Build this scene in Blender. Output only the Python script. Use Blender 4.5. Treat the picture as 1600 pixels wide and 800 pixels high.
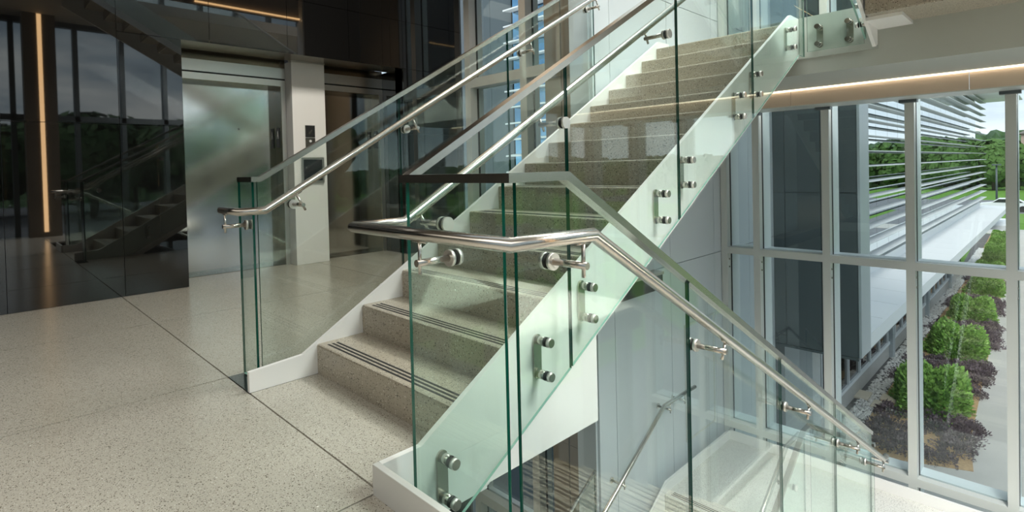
import bpy, bmesh, math, random
from mathutils import Vector, Matrix
random.seed(7)
S = bpy.context.scene
for o in list(bpy.data.objects): bpy.data.objects.remove(o)
COL = S.collection

# ------------------------------------------------------------------ camera
cam_d = bpy.data.cameras.new('camera'); cam = bpy.data.objects.new('camera', cam_d); COL.objects.link(cam)
YAW, PIT, ROLL = 0.8141, 0.0181, -0.0245
d = Vector((-math.sin(YAW)*math.cos(PIT), math.cos(YAW)*math.cos(PIT), -math.sin(PIT)))
r0 = Vector((math.cos(YAW), math.sin(YAW), 0)); u0 = r0.cross(d)
r1 = math.cos(ROLL)*r0 + math.sin(ROLL)*u0; u1 = -math.sin(ROLL)*r0 + math.cos(ROLL)*u0
CAM = Vector((1.6996, -1.0394, 1.1523))
cam.matrix_world = Matrix(((r1.x, u1.x, -d.x, CAM.x), (r1.y, u1.y, -d.y, CAM.y), (r1.z, u1.z, -d.z, CAM.z), (0, 0, 0, 1)))
cam_d.sensor_width = 36; cam_d.sensor_fit = 'HORIZONTAL'; cam_d.lens = 853.83/1600*36
cam_d.shift_x = (800-759.03)/1600; cam_d.shift_y = (279.73-400)/1600
cam_d.clip_start = 0.02; cam_d.clip_end = 1500
S.camera = cam

# ------------------------------------------------------------------ view, world, sun, large lights
S.view_settings.view_transform = 'Standard'; S.view_settings.look = 'None'
S.view_settings.gamma = 1; S.view_settings.use_curve_mapping = False
S.view_settings.exposure = 0.3
S.cycles.transparent_max_bounces = 40; S.cycles.max_bounces = 14
S.cycles.glossy_bounces = 6; S.cycles.transmission_bounces = 8; S.cycles.diffuse_bounces = 4
S.cycles.caustics_reflective = False; S.cycles.caustics_refractive = False
S.cycles.sample_clamp_indirect = 6

W = bpy.data.worlds.new('sky'); S.world = W; W.use_nodes = True
nt = W.node_tree; nt.nodes.clear()
def N(nt, t, **kw):
    n = nt.nodes.new(t)
    for k, v in kw.items(): setattr(n, k, v)
    return n
tc = N(nt, 'ShaderNodeTexCoord'); sep = N(nt, 'ShaderNodeSeparateXYZ'); nt.links.new(tc.outputs['Generated'], sep.inputs[0])
mp = N(nt, 'ShaderNodeMapping'); mp.inputs['Scale'].default_value = (1, 1, 3.2); nt.links.new(tc.outputs['Generated'], mp.inputs[0])
nz = N(nt, 'ShaderNodeTexNoise'); nz.inputs['Scale'].default_value = 3.4; nz.inputs['Detail'].default_value = 7; nz.inputs['Roughness'].default_value = .55
nt.links.new(mp.outputs[0], nz.inputs['Vector'])
rc = N(nt, 'ShaderNodeValToRGB'); e = rc.color_ramp.elements
e[0].position = .40; e[0].color = (.24, .32, .42, 1); e[1].position = .70; e[1].color = (1.0, 1.0, 1.0, 1)
x = rc.color_ramp.elements.new(.53); x.color = (.50, .58, .66, 1)
nt.links.new(nz.outputs[0], rc.inputs[0])
rh = N(nt, 'ShaderNodeMapRange'); rh.inputs[1].default_value = 0; rh.inputs[2].default_value = .10; rh.inputs[3].default_value = .85; rh.inputs[4].default_value = 0
nt.links.new(sep.outputs['Z'], rh.inputs[0])
mx = N(nt, 'ShaderNodeMix', data_type='RGBA'); nt.links.new(rh.outputs[0], mx.inputs[0]); nt.links.new(rc.outputs[0], mx.inputs[6]); mx.inputs[7].default_value = (.93, .96, 1.0, 1)
bgn = N(nt, 'ShaderNodeBackground'); bgn.inputs[1].default_value = 1.5; nt.links.new(mx.outputs[2], bgn.inputs[0])
wo = N(nt, 'ShaderNodeOutputWorld'); nt.links.new(bgn.outputs[0], wo.inputs[0])

def light(name, kind, loc, rot, energy, color, size=None, sy=None):
    l = bpy.data.lights.new(name, kind); l.energy = energy; l.color = color
    if kind == 'AREA':
        l.shape = 'RECTANGLE'; l.size = size; l.size_y = sy; l.spread = math.radians(120)
    if kind == 'SUN': l.angle = size
    o = bpy.data.objects.new(name, l); COL.objects.link(o); o.location = loc; o.rotation_euler = rot
    return o
light('sun_light', 'SUN', (10, 10, 30), (math.radians(38), math.radians(18), 0), 2.3, (1, .97, .92), math.radians(25))
# unseen fill lamps added to brighten the lobby, hall below and stair tower
light('lobby_ceiling_fill', 'AREA', (-1.6, -3.6, 4.42), (0, 0, 0), 45, (1, .93, .83), 5.5, 3.0)
light('lobby_ceiling_fill', 'AREA', (2.2, -2.6, 4.42), (0, 0, 0), 45, (1, .95, .88), 2.6, 3.0)
light('right_side_fill', 'AREA', (2.9, 3.6, 4.40), (0, math.radians(12), 0), 540, (1, 1, .97), 1.4, 4.4)  # added out of view to brighten the stringer and stairs
light('lower_side_fill', 'AREA', (2.8, 1.6, -.24), (math.radians(20), math.radians(20), 0), 120, (1, 1, .97), 1.5, 2.4)  # added under the right floor slab to brighten the lower landing
light('tower_fill', 'AREA', (0.3, 5.3, 7.3), (math.radians(-12), 0, 0), 190, (.97, 1, .97), 3.0, 1.2)  # added fill high above the stairs
light('lobby_end_fill', 'AREA', (-3.2, 3.3, 4.42), (0, 0, 0), 12, (1, .80, .58), 1.6, 1.0)  # added to warm the end mullions and transom
light('elevator_front_fill', 'AREA', (-2.9, 1.5, 4.42), (0, math.radians(32), 0), 40, (1, .95, .86), .5, 2.2)  # added to brighten the pier and elevator doors
light('lower_hall_fill', 'AREA', (-3.0, 2.0, -.55), (0, 0, 0), 25, (1, .9, .78), 2.0, 3.0)

# ------------------------------------------------------------------ materials
def mat(name):
    m = bpy.data.materials.new(name); m.use_nodes = True
    return m, m.node_tree, m.node_tree.nodes['Principled BSDF']
def plain(name, col, rough=.5, metal=0, spec=.5, bump=0, bscale=60, var=0, vscale=8, coat=0):
    m, nt, b = mat(name)
    b.inputs['Base Color'].default_value = (*col, 1); b.inputs['Roughness'].default_value = rough
    b.inputs['Metallic'].default_value = metal; b.inputs['Specular IOR Level'].default_value = spec
    if coat: b.inputs['Coat Weight'].default_value = coat
    tc = N(nt, 'ShaderNodeTexCoord')
    if var:
        n = N(nt, 'ShaderNodeTexNoise'); n.inputs['Scale'].default_value = vscale; n.inputs['Detail'].default_value = 5
        nt.links.new(tc.outputs['Object'], n.inputs[0])
        mx = N(nt, 'ShaderNodeMix', data_type='RGBA'); nt.links.new(n.outputs[0], mx.inputs[0])
        mx.inputs[6].default_value = (*[c*(1-var) for c in col], 1); mx.inputs[7].default_value = (*[min(1, c*(1+var)) for c in col], 1)
        nt.links.new(mx.outputs[2], b.inputs['Base Color'])
    if bump:
        n = N(nt, 'ShaderNodeTexNoise'); n.inputs['Scale'].default_value = bscale; n.inputs['Detail'].default_value = 3
        nt.links.new(tc.outputs['Object'], n.inputs[0])
        bp = N(nt, 'ShaderNodeBump'); bp.inputs['Strength'].default_value = bump; bp.inputs['Distance'].default_value = .01
        nt.links.new(n.outputs[0], bp.inputs['Height']); nt.links.new(bp.outputs[0], b.inputs['Normal'])
    return m
def emit(name, col, st):
    m, nt, b = mat(name); b.inputs['Emission Color'].default_value = (*col, 1); b.inputs['Emission Strength'].default_value = st
    b.inputs['Base Color'].default_value = (.8, .8, .8, 1); return m
def terrazzo(name, base, rough, size=.75):
    m, nt, b = mat(name); tc = N(nt, 'ShaderNodeTexCoord')
    n = N(nt, 'ShaderNodeTexNoise'); n.inputs['Scale'].default_value = 2.2; n.inputs['Detail'].default_value = 4; nt.links.new(tc.outputs['Object'], n.inputs[0])
    m0 = N(nt, 'ShaderNodeMix', data_type='RGBA'); nt.links.new(n.outputs[0], m0.inputs[0])
    m0.inputs[6].default_value = (*[c*.93 for c in base], 1); m0.inputs[7].default_value = (*[c*1.07 for c in base], 1)
    prev = m0.outputs[2]
    for sc, lo, hi, thr, col, seed in ((300, .0, 1, .15, (.03, .026, .02), 1), (190, 0, 1, .07, (.10, .08, .055), 2), (420, 0, 1, .22, (.22, .20, .155), 3), (240, 0, 1, .07, (.66, .64, .57), 4), (60, 0, 1, .003, (.9, .88, .82), 5)):
        v = N(nt, 'ShaderNodeTexVoronoi'); v.inputs['Scale'].default_value = sc*size
        mpp = N(nt, 'ShaderNodeMapping'); mpp.inputs['Location'].default_value = (seed*3.7, seed*1.3, seed*.7); nt.links.new(tc.outputs['Object'], mpp.inputs[0]); nt.links.new(mpp.outputs[0], v.inputs['Vector'])
        sp = N(nt, 'ShaderNodeSeparateColor'); nt.links.new(v.outputs['Color'], sp.inputs[0])
        lt = N(nt, 'ShaderNodeMath', operation='LESS_THAN'); nt.links.new(sp.outputs[0], lt.inputs[0]); lt.inputs[1].default_value = thr
        ld = N(nt, 'ShaderNodeMath', operation='LESS_THAN'); nt.links.new(v.outputs['Distance'], ld.inputs[0]); ld.inputs[1].default_value = .42 if seed < 5 else .16
        mu = N(nt, 'ShaderNodeMath', operation='MULTIPLY'); nt.links.new(lt.outputs[0], mu.inputs[0]); nt.links.new(ld.outputs[0], mu.inputs[1])
        mu2 = N(nt, 'ShaderNodeMath', operation='MULTIPLY'); nt.links.new(mu.outputs[0], mu2.inputs[0]); mu2.inputs[1].default_value = .92
        mm = N(nt, 'ShaderNodeMix', data_type='RGBA'); nt.links.new(mu2.outputs[0], mm.inputs[0]); nt.links.new(prev, mm.inputs[6]); mm.inputs[7].default_value = (*col, 1)
        prev = mm.outputs[2]
    nt.links.new(prev, b.inputs['Base Color']); b.inputs['Roughness'].default_value = rough; b.inputs['Specular IOR Level'].default_value = .5
    return m
def glass(name, tint, f0=.04, power=5.0, gain=1.0):
    m = bpy.data.materials.new(name); m.use_nodes = True; nt = m.node_tree; nt.nodes.clear()
    lw = N(nt, 'ShaderNodeLayerWeight'); lw.inputs[0].default_value = .5
    pw = N(nt, 'ShaderNodeMath', operation='POWER'); nt.links.new(lw.outputs['Facing'], pw.inputs[0]); pw.inputs[1].default_value = power
    ma = N(nt, 'ShaderNodeMath', operation='MULTIPLY_ADD'); nt.links.new(pw.outputs[0], ma.inputs[0]); ma.inputs[1].default_value = (1-f0)*gain; ma.inputs[2].default_value = f0
    ma.use_clamp = True
    tr = N(nt, 'ShaderNodeBsdfTransparent'); tr.inputs[0].default_value = (*tint, 1)
    gl = N(nt, 'ShaderNodeBsdfGlossy'); gl.inputs['Roughness'].default_value = .0; gl.inputs['Color'].default_value = (.93, 1, .97, 1)
    mx = N(nt, 'ShaderNodeMixShader'); nt.links.new(ma.outputs[0], mx.inputs[0]); nt.links.new(tr.outputs[0], mx.inputs[1]); nt.links.new(gl.outputs[0], mx.inputs[2])
    out = N(nt, 'ShaderNodeOutputMaterial'); nt.links.new(mx.outputs[0], out.inputs[0])
    return m
def brushed(name, col, rough, stretch=(4, 4, 300), amt=.05):
    m, nt, b = mat(name); b.inputs['Base Color'].default_value = (*col, 1); b.inputs['Metallic'].default_value = 1
    tc = N(nt, 'ShaderNodeTexCoord'); mpp = N(nt, 'ShaderNodeMapping'); mpp.inputs['Scale'].default_value = stretch; nt.links.new(tc.outputs['Object'], mpp.inputs[0])
    n = N(nt, 'ShaderNodeTexNoise'); n.inputs['Scale'].default_value = 1; n.inputs['Detail'].default_value = 3; nt.links.new(mpp.outputs[0], n.inputs[0])
    mr = N(nt, 'ShaderNodeMapRange'); nt.links.new(n.outputs[0], mr.inputs[0]); mr.inputs[3].default_value = rough-amt; mr.inputs[4].default_value = rough+amt
    nt.links.new(mr.outputs[0], b.inputs['Roughness'])
    return m

TERR = terrazzo('terrazzo_floor', (.45, .425, .36), .2, .75)
TERR_STEP = terrazzo('terrazzo_step', (.40, .355, .28), .33, .48)
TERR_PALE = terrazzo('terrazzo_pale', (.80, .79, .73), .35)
WHITE = plain('white_paint', (.88, .87, .84), .38)
CURBGREY = plain('grey_white_paint', (.62, .61, .58), .35)
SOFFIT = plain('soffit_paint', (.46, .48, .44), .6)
PANEL = plain('white_metal_panel', (.66, .70, .72), .3, 0, .5)
FRAME = plain('window_frame_paint', (.62, .64, .60), .35)
CAPW = plain('white_aluminium', (.80, .83, .84), .35)
GASKET = plain('black_gasket', (.012, .012, .012), .5)
BLACK = plain('black_glass_panel', (.006, .006, .006), .02, 0, 1.0)
BLACK.node_tree.nodes['Principled BSDF'].inputs['IOR'].default_value = 1.5
JOINTM = plain('panel_joint_metal', (.10, .10, .10), .35, 0)
STEEL = brushed('stainless_steel', (.55, .52, .47), .235, (90, 90, 90), .012)
STEEL_DOOR = brushed('brushed_door_steel', (.62, .63, .61), .11, (3, 2, 90), .03)
STEEL_HEAD = brushed('brushed_header_steel', (.74, .74, .71), .34, (3, 2, 90), .03)
BRONZE = brushed('bronze_steel', (.30, .26, .20), .215, (3, 2, 90), .03)
DISC = brushed('radial_brushed_steel', (.74, .72, .68), .4, (40, 40, 40), .08)
CHROME = plain('polished_steel', (.72, .70, .67), .1, 1)
DARKRING = plain('black_rubber', (.015, .015, .015), .6)
GLASS = glass('green_clear_glass', (.945, .984, .966), .04, 5)
GEDGE = plain('green_glass_edge', (.004, .075, .05), .08, 0, .5)
GEDGE_LIT = plain('lit_green_glass_edge', (.30, .52, .43), .15, 0, .5)  # paler copy for lower edges, caught light put into the colour
WGLASS = glass('window_glass', (.93, .965, .96), .045, 5)
COATED = plain('coated_facade_glass', (.60, .67, .69), .015, 1.0)
BLUEGLASS = plain('blue_facade_glass', (.22, .42, .62), .03, .9)
DARKMETAL = plain('dark_grey_metal_panel', (.080, .10, .108), .4)
BLADE = plain('pale_grey_trim', (.42, .46, .48), .35)
CANOPYW = plain('white_roof_membrane', (.80, .81, .82), .6)
LOUV = plain('white_louver', (.78, .80, .81), .45)
CONC = plain('concrete', (.48, .46, .43), .8, 0, .3, .2, 40, .12, 3)
GRIP = plain('black_grip_strip', (.02, .02, .02), .7)
TAUPE = plain('taupe_wall_panel', (.36, .30, .235), .45)
COLM = plain('brown_column', (.17, .14, .11), .5)
LED = emit('warm_light_strip', (1, .60, .27), 6)
LEDC = emit('soft_white_light_strip', (1, .84, .62), 2.6)
COVEB = plain('cove_board', (.66, .53, .41), .5)
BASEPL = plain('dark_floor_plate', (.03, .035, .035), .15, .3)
SIGNW = plain('sign_white', (.75, .75, .72), .5)
SIGNB = plain('sign_black', (.02, .02, .02), .4)
SCREEN = plain('dark_screen', (.03, .035, .04), .1)
CEIL = plain('ceiling_paint', (.32, .285, .24), .7)
GRASS = plain('lawn_grass', (.13, .26, .045), .9, 0, .1, .5, 30, .35, 1.5)
ASPH = plain('asphalt', (.20, .20, .21), .9, 0, .2)
WALK = plain('concrete_walk', (.50, .475, .44), .85, 0, .2, .1, 50, .08, 2)
MULCH = plain('wood_mulch', (.46, .30, .16), .95, 0, .1, .9, 60, .45, 14)
GRAVD = plain('dark_gravel', (.13, .125, .125), .95, 0, .1, 1, 40, .5, 25)
STONEM = plain('pale_stone', (.60, .59, .57), .9, 0, .2, 0, 10, .55, 11)
SLABM = plain('limestone_slab', (.60, .54, .44), .9, 0, .2, .3, 20, .15, 5)
def leafm(name, a, b_):
    m, nt, b = mat(name); oi = N(nt, 'ShaderNodeTexCoord'); n = N(nt, 'ShaderNodeTexNoise'); n.inputs['Scale'].default_value = 9; n.inputs['Detail'].default_value = 4
    nt.links.new(oi.outputs['Object'], n.inputs[0]); r = N(nt, 'ShaderNodeValToRGB'); r.color_ramp.elements[0].position = .35; r.color_ramp.elements[1].position = .65
    r.color_ramp.elements[0].color = (*a, 1); r.color_ramp.elements[1].color = (*b_, 1); nt.links.new(n.outputs[0], r.inputs[0]); nt.links.new(r.outputs[0], b.inputs['Base Color'])
    b.inputs['Roughness'].default_value = .65; b.inputs['Specular IOR Level'].default_value = .25; return m
LEAFG = leafm('juniper_leaves', (.09, .21, .035), (.30, .52, .11))
LEAFP = leafm('purple_leaves', (.06, .042, .055), (.21, .155, .18))
LEAFT = leafm('tree_leaves', (.045, .10, .025), (.13, .235, .055))
LEAFT2 = leafm('tree_leaves_light', (.08, .15, .035), (.22, .33, .085))
LEAFH = leafm('hill_forest', (.03, .075, .025), (.09, .17, .05))
BARK = plain('bark', (.10, .08, .06), .9)
CARP = plain('car_paint', (.25, .26, .28), .2, 0, .6)
BRICKH = plain('house_wall', (.50, .36, .30), .8)
ROOFH = plain('house_roof', (.30, .27, .25), .8)

# ------------------------------------------------------------------ builders
class MB:
    """collects shapes into one mesh; every shape carries a material"""
    def __init__(s): s.bm = bmesh.new(); s.mats = []
    def mi(s, m):
        if m not in s.mats: s.mats.append(m)
        return s.mats.index(m)
    def box(s, x0, x1, y0, y1, z0, z1, m, bev=0):
        v = [s.bm.verts.new((x, y, z)) for x in (x0, x1) for y in (y0, y1) for z in (z0, z1)]
        i = s.mi(m); fs = []
        for f in ((0, 1, 3, 2), (4, 6, 7, 5), (0, 4, 5, 1), (2, 3, 7, 6), (0, 2, 6, 4), (1, 5, 7, 3)):
            q = s.bm.faces.new([v[k] for k in f]); q.material_index = i; fs.append(q)
        if bev:
            es = list({e for f in fs for e in f.edges})
            r = bmesh.ops.bevel(s.bm, geom=es, offset=bev, segments=2, profile=.5, affect='EDGES')
            for f in r['faces']: f.material_index = i
        return s
    def prism(s, pts, axis, a, b, m, medge=None, mlow=None):
        """closed polygon extruded along an axis; pts are the two other coordinates in order"""
        def P(p, c):
            if axis == 'x': return (c, p[0], p[1])
            if axis == 'y': return (p[0], c, p[1])
            return (p[0], p[1], c)
        A = [s.bm.verts.new(P(p, a)) for p in pts]; B = [s.bm.verts.new(P(p, b)) for p in pts]
        i = s.mi(m); j = s.mi(medge) if medge else i
        f = s.bm.faces.new(A); f.material_index = i
        f = s.bm.faces.new(B[::-1]); f.material_index = i
        n = len(pts)
        for k in range(n):
            q = s.bm.faces.new((A[k], B[k], B[(k+1) % n], A[(k+1) % n])); q.material_index = j
            if mlow and abs(pts[k][0]-pts[(k+1) % n][0]) > .03 and (pts[k][1]+pts[(k+1) % n][1])/2 < sum(p[1] for p in pts)/n: q.material_index = s.mi(mlow)
        return s
    def sweep(s, path, prof, m, up=Vector((0, 0, 1)), smooth=True, mend=None):
        """profile (side, up) carried along a polyline with mitred corners"""
        P = [Vector(p) for p in path]; n = len(P); rings = []
        for k in range(n):
            t0 = (P[k]-P[k-1]).normalized() if k else None
            t1 = (P[k+1]-P[k]).normalized() if k < n-1 else None
            t = t0 or t1; a = t0 or t1; b = t1 or t0
            nrm = (a+b).normalized()
            sd = a.cross(up).normalized(); uu = sd.cross(a)
            ring = []
            for (px, py) in prof:
                q = P[k] + sd*px + uu*py
                den = a.dot(nrm)
                q = q + a*((P[k]-q).dot(nrm)/den)
                ring.append(s.bm.verts.new(q))
            rings.append(ring)
        i = s.mi(m); np_ = len(prof)
        for k in range(n-1):
            for j in range(np_):
                f = s.bm.faces.new((rings[k][j], rings[k][(j+1) % np_], rings[k+1][(j+1) % np_], rings[k+1][j])); f.material_index = i; f.smooth = smooth
        e = s.mi(mend) if mend else i
        f = s.bm.faces.new(rings[0][::-1]); f.material_index = e
        f = s.bm.faces.new(rings[-1]); f.material_index = e
        return s
    def tube(s, path, r, m, seg=20, mend=None):
        return s.sweep(path, [(r*math.cos(2*math.pi*k/seg), r*math.sin(2*math.pi*k/seg)) for k in range(seg)], m, mend=mend)
    def cyl(s, a, b, r, m, seg=20, r2=None):
        a, b = Vector(a), Vector(b); t = (b-a).normalized(); q = t.to_track_quat('Z', 'X'); r2 = r if r2 is None else r2
        A = [s.bm.verts.new(a + q @ Vector((r*math.cos(2*math.pi*k/seg), r*math.sin(2*math.pi*k/seg), 0))) for k in range(seg)]
        B = [s.bm.verts.new(b + q @ Vector((r2*math.cos(2*math.pi*k/seg), r2*math.sin(2*math.pi*k/seg), 0))) for k in range(seg)]
        i = s.mi(m)
        for k in range(seg):
            f = s.bm.faces.new((A[k], A[(k+1) % seg], B[(k+1) % seg], B[k])); f.material_index = i; f.smooth = True
        f = s.bm.faces.new(A[::-1]); f.material_index = i
        f = s.bm.faces.new(B); f.material_index = i
        return s
    def mesh(s, name):
        bmesh.ops.recalc_face_normals(s.bm, faces=s.bm.faces)
        me = bpy.data.meshes.new(name); s.bm.to_mesh(me); s.bm.free()
        for m in s.mats: me.materials.append(m)
        return me
    def build(s, name, parent=None, label=None):
        me = s.mesh(name); o = bpy.data.objects.new(name, me); COL.objects.link(o)
        if parent is not None: adopt(o, parent)
        if label: o['label'] = label
        return o
def adopt(o, parent):
    """parent while the child keeps its place in the world (parents are only ever moved, never turned)"""
    o.parent = parent
    p = Vector((0, 0, 0)); q = parent
    while q is not None: p += Vector(q.location); q = q.parent
    o.location = Vector(o.location) - p
def tag(o, label, cat, group=None):
    o['label'] = label; o['category'] = cat
    if group: o['group'] = group
    return o
def thing(name, loc, label, cat, group=None):
    o = bpy.data.objects.new(name, None); COL.objects.link(o); o.location = loc; o.empty_display_size = .1
    return tag(o, label, cat, group)
def struct(name, loc=(0, 0, 0)):
    o = bpy.data.objects.new(name, None); COL.objects.link(o); o.location = loc; o['kind'] = 'structure'; o.empty_display_size = .1; return o
def sobj(name, mb):
    o = mb.build(name); o['kind'] = 'structure'; return o
def bx(name, parent, *a, **k): return MB().box(*a, **k).build(name, parent)

T, H, NY = .2993, .17, .3845            # tread, riser, first nosing
XW, XF = -1.255, -1.281                 # inner and outer face of the far stringer
L2 = 14*H                               # landing height 2.38
ZG = -4.8
def nose(y): return -.048 + .568*y      # line of the nosings, rising flight
def noseB(y): return 2.55 + .568*(4.275-y)
def noseD(y): return -.568*(y-.36)

# ================================================================== SETTING
# lobby floor in large terrazzo panels with thin joints
fl = struct('floor')
G = .004
BED = plain('joint_filler', (.03, .028, .025), .6)
xs = [-5.35, -3.25, -1.585, 0.0, 1.93, 3.75]; ys = [-7.0, -3.4, 0.0]
for i in range(5):
    for j in range(2):
        bx('terrazzo_panel', fl, xs[i]+G, xs[i+1]-G, ys[j]+G, ys[j+1]-G, -.03, 0, TERR)
for (a, b) in ((-5.35, -3.25), (-3.25, -1.588)):
    for (c, e_) in ((0, 2.2), (2.2, 4.40)):
        bx('terrazzo_panel', fl, a+G, b-G, c+G, e_-G, -.03, 0, TERR)
bx('terrazzo_panel', fl, -1.588+G, XF-G, .12+G, 4.40, -.03, 0, TERR)
bx('terrazzo_panel', fl, XW+.001, -.001, 0+G, .40, -.03, 0, TERR)
bx('terrazzo_panel', fl, 1.93+G, 3.75-G, G, 3.0, -.03, 0, TERR)
MB().box(-5.35, 3.75, -7.0, 0, -.19, -.031, BED).box(-5.35, -1.30, 0, 4.40, -.19, -.031, BED).box(-1.30, -.021, 0, 1.335, -.19, -.031, BED).box(1.93, 3.75, 0, 3.0, -.19, -.031, BED).build('floor_bed', fl)
bx('slab_edge', fl, -.02, -.0005, -.02, 1.34, -.192, -.031, WHITE)
bx('slab_edge', fl, -1.30, -.0205, 1.336, 1.342, -.192, -.031, WHITE)
# white fascia between stringer and slab edge
MB().prism([(.505, -.192), (1.34, -.192), (1.34, .27)], 'x', -.0004, .0, WHITE).build('slab_edge', fl)
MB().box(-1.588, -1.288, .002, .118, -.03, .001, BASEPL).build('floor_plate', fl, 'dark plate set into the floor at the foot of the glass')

# black polished wall with the elevator niche
wl = struct('wall_left')
BXX = -4.57
jy = [-6.9, -6.03, -5.165, -4.3, -3.43, -2.565, -1.70, -.835, .03]
zj = [0.0, 1.67, 3.22, 4.5]
def bp_(y0, y1, z0, z1): bx('wall_panel', wl, BXX-.03, BXX, y0+.0025, y1-.0025, z0+.0025, z1-.0025, BLACK)
for k in range(len(jy)-1):
    for z in range(3): bp_(jy[k], jy[k+1], zj[z], zj[z+1])
bp_(.03, .594, 0, 1.67); bp_(.03, .594, 1.67, 2.57); bp_(.03, .868, 2.57, 3.22); bp_(.03, .868, 3.22, 4.5)
for (a, b) in ((.868, 1.726), (1.726, 2.533), (2.533, 3.36), (3.36, 4.2), (4.2, 4.44)):
    bp_(a, b, 2.57 if b < 3.4 else 2.57, 3.22); bp_(a, b, 3.22, 4.5)
for (a, b) in ((3.36, 4.2), (4.2, 4.44)): bp_(a, b, 0, 1.67); bp_(a, b, 1.67, 2.57)
MB().box(BXX-.20, BXX-.031, -6.9, .592, 0, 4.5, JOINTM).box(BXX-.20, BXX-.031, .592, 3.362, 2.575, 4.5, JOINTM).box(BXX-.20, BXX-.031, 3.362, 4.44, 0, 4.5, JOINTM).build('wall_core', wl)
bx('wall_return', wl, -5.32, BXX-.03, .560, .592, 0, 2.573, BLACK)
bx('wall_return', wl, -5.32, BXX-.03, 3.362, 3.394, 0, 2.573, BLACK)
MB().box(-4.966, BXX-.002, .594, 3.36, 2.571, 2.60, BRONZE).build('soffit_panel', wl)
MB().box(-5.10, -4.966, .594, 3.36, 2.60, 2.63, GASKET).build('shadow_gap', wl)
bx('wall_back', wl, -5.50, -5.36, .56, 3.40, 0, 2.7, JOINTM)
# white pier between the elevator doors
pier = sobj('trim_1', MB().box(-5.36, -4.92, 1.918, 2.362, 0, 2.56, WHITE, bev=.004))
bx('pier_cap', pier, -5.0, -4.915, 1.915, 2.365, 2.56, 2.60, STEEL_HEAD)

def elevator(y0, y1, letter, label):
    t = thing('elevator_entrance', (-5.2, (y0+y1)/2, 0), label, 'elevator')
    ya, yb = y0, y1-.066
    mid = ya + (yb-ya)*.5
    d1 = bx('door', t, -5.335, -5.30, ya, yb, .004, 2.30, STEEL_DOOR)
    MB().cyl((-5.301, ya+.80, 1.72), (-5.296, ya+.80, 1.72), .010, SIGNB, 12).build('key_hole', d1)
    bx('sill', t, -5.36, -5.11, ya, yb, -.001, .004, BRONZE)
    bx('jamb', t, -5.335, -5.10, yb, y1, 0, 2.26, BRONZE, bev=.003)
    bx('jamb_face', t, -5.10, -5.096, yb+.006, y1-.002, 0, 2.26, STEEL_HEAD)
    if letter == 'A': bx('jamb', t, -5.335, -5.10, ya-.0, ya+.012, 0, 2.26, STEEL_HEAD)
    else: bx('jamb', t, -5.335, -5.10, ya, ya+.03, 0, 2.26, BRONZE)
    bx('head_soffit', t, -5.335, -5.102, ya, yb, 2.255, 2.262, BRONZE)
    bx('lintel', t, -5.12, -5.10, ya, y1, 2.262, 2.338, STEEL_HEAD)
    bx('shadow_line', t, -5.13, -5.112, ya, y1, 2.338, 2.358, GASKET)
    bx('header_panel', t, -5.12, -5.10, ya, y1, 2.358, 2.49, STEEL_HEAD)
    bx('header_strip', t, -5.13, -5.108, ya, y1, 2.49, 2.60, BRONZE)
    yy = yb - .0015
    pl = bx('floor_sign', t, -5.255, -5.165, yb-.006, yb, 1.49, 1.745, SIGNB)
    L = MB()
    def seg(x0, z0, x1, z1, w=.009):
        a = Vector((x0, 0, z0)); b = Vector((x1, 0, z1)); n = (b-a).normalized(); s_ = Vector((n.z, 0, -n.x))*w/2
        pts = [a+s_, b+s_, b-s_, a-s_]
        L.prism([(p.x, p.z) for p in pts], 'y', yb-.0085, yb-.006, SIGNW)
    cx, cz = -5.21, 1.655
    bx('letter_field', pl, -5.248, -5.172, yb-.0068, yb-.0055, 1.575, 1.735, SIGNB)
    if letter == 'A':
        seg(cx-.024, cz-.05, cx, cz+.05); seg(cx+.024, cz-.05, cx, cz+.05); seg(cx-.014, cz-.012, cx+.014, cz-.012)
    else:
        seg(cx-.02, cz-.05, cx-.02, cz+.05); seg(cx-.02, cz+.046, cx+.012, cz+.046); seg(cx-.02, cz, cx+.012, cz); seg(cx-.02, cz-.046, cx+.012, cz-.046)
        seg(cx+.016, cz+.046, cx+.016, cz+.004); seg(cx+.018, cz-.004, cx+.018, cz-.046)
    L.build('letter', pl)
    return t
elevator(.594, 1.916, 'A', 'brushed steel elevator doorway nearest the plain black wall, its jamb plate reading A')
elevator(2.364, 3.36, 'B', 'darker elevator doorway right of the white pier, seen through the glass balustrade')
t = thing('call_button_panel', (-4.915, 2.14, 1.6), 'small steel elevator call button panel with an arrow on the white pier', 'call button')
bx('plate', t, -4.92, -4.912, 2.075, 2.205, 1.615, 1.765, STEEL)
MB().box(-4.912, -4.909, 2.08, 2.20, 1.62, 1.76, SIGNB).prism([(2.115, 1.665), (2.13, 1.65), (2.168, 1.70), (2.155, 1.71)], 'x', -4.9088, -4.907, STEEL).build('arrow_button', t)
bx('plate', t, -4.92, -4.912, 2.075, 2.205, 1.465, 1.605, STEEL)
MB().cyl((-4.912, 2.14, 1.565), (-4.905, 2.14, 1.565), .016, SIGNW, 14).build('button', t)
MB().cyl((-4.912, 2.14, 1.505), (-4.905, 2.14, 1.505), .02, CHROME, 14).build('key_switch', t)
t = thing('wall_screen', (-4.915, 2.16, 1.2), 'silver framed dark notice screen on the white pier', 'screen')
bx('frame', t, -4.92, -4.90, 2.005, 2.315, 1.03, 1.36, STEEL_HEAD, bev=.004)
bx('screen', t, -4.902, -4.897, 2.035, 2.285, 1.06, 1.33, SCREEN)

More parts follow.
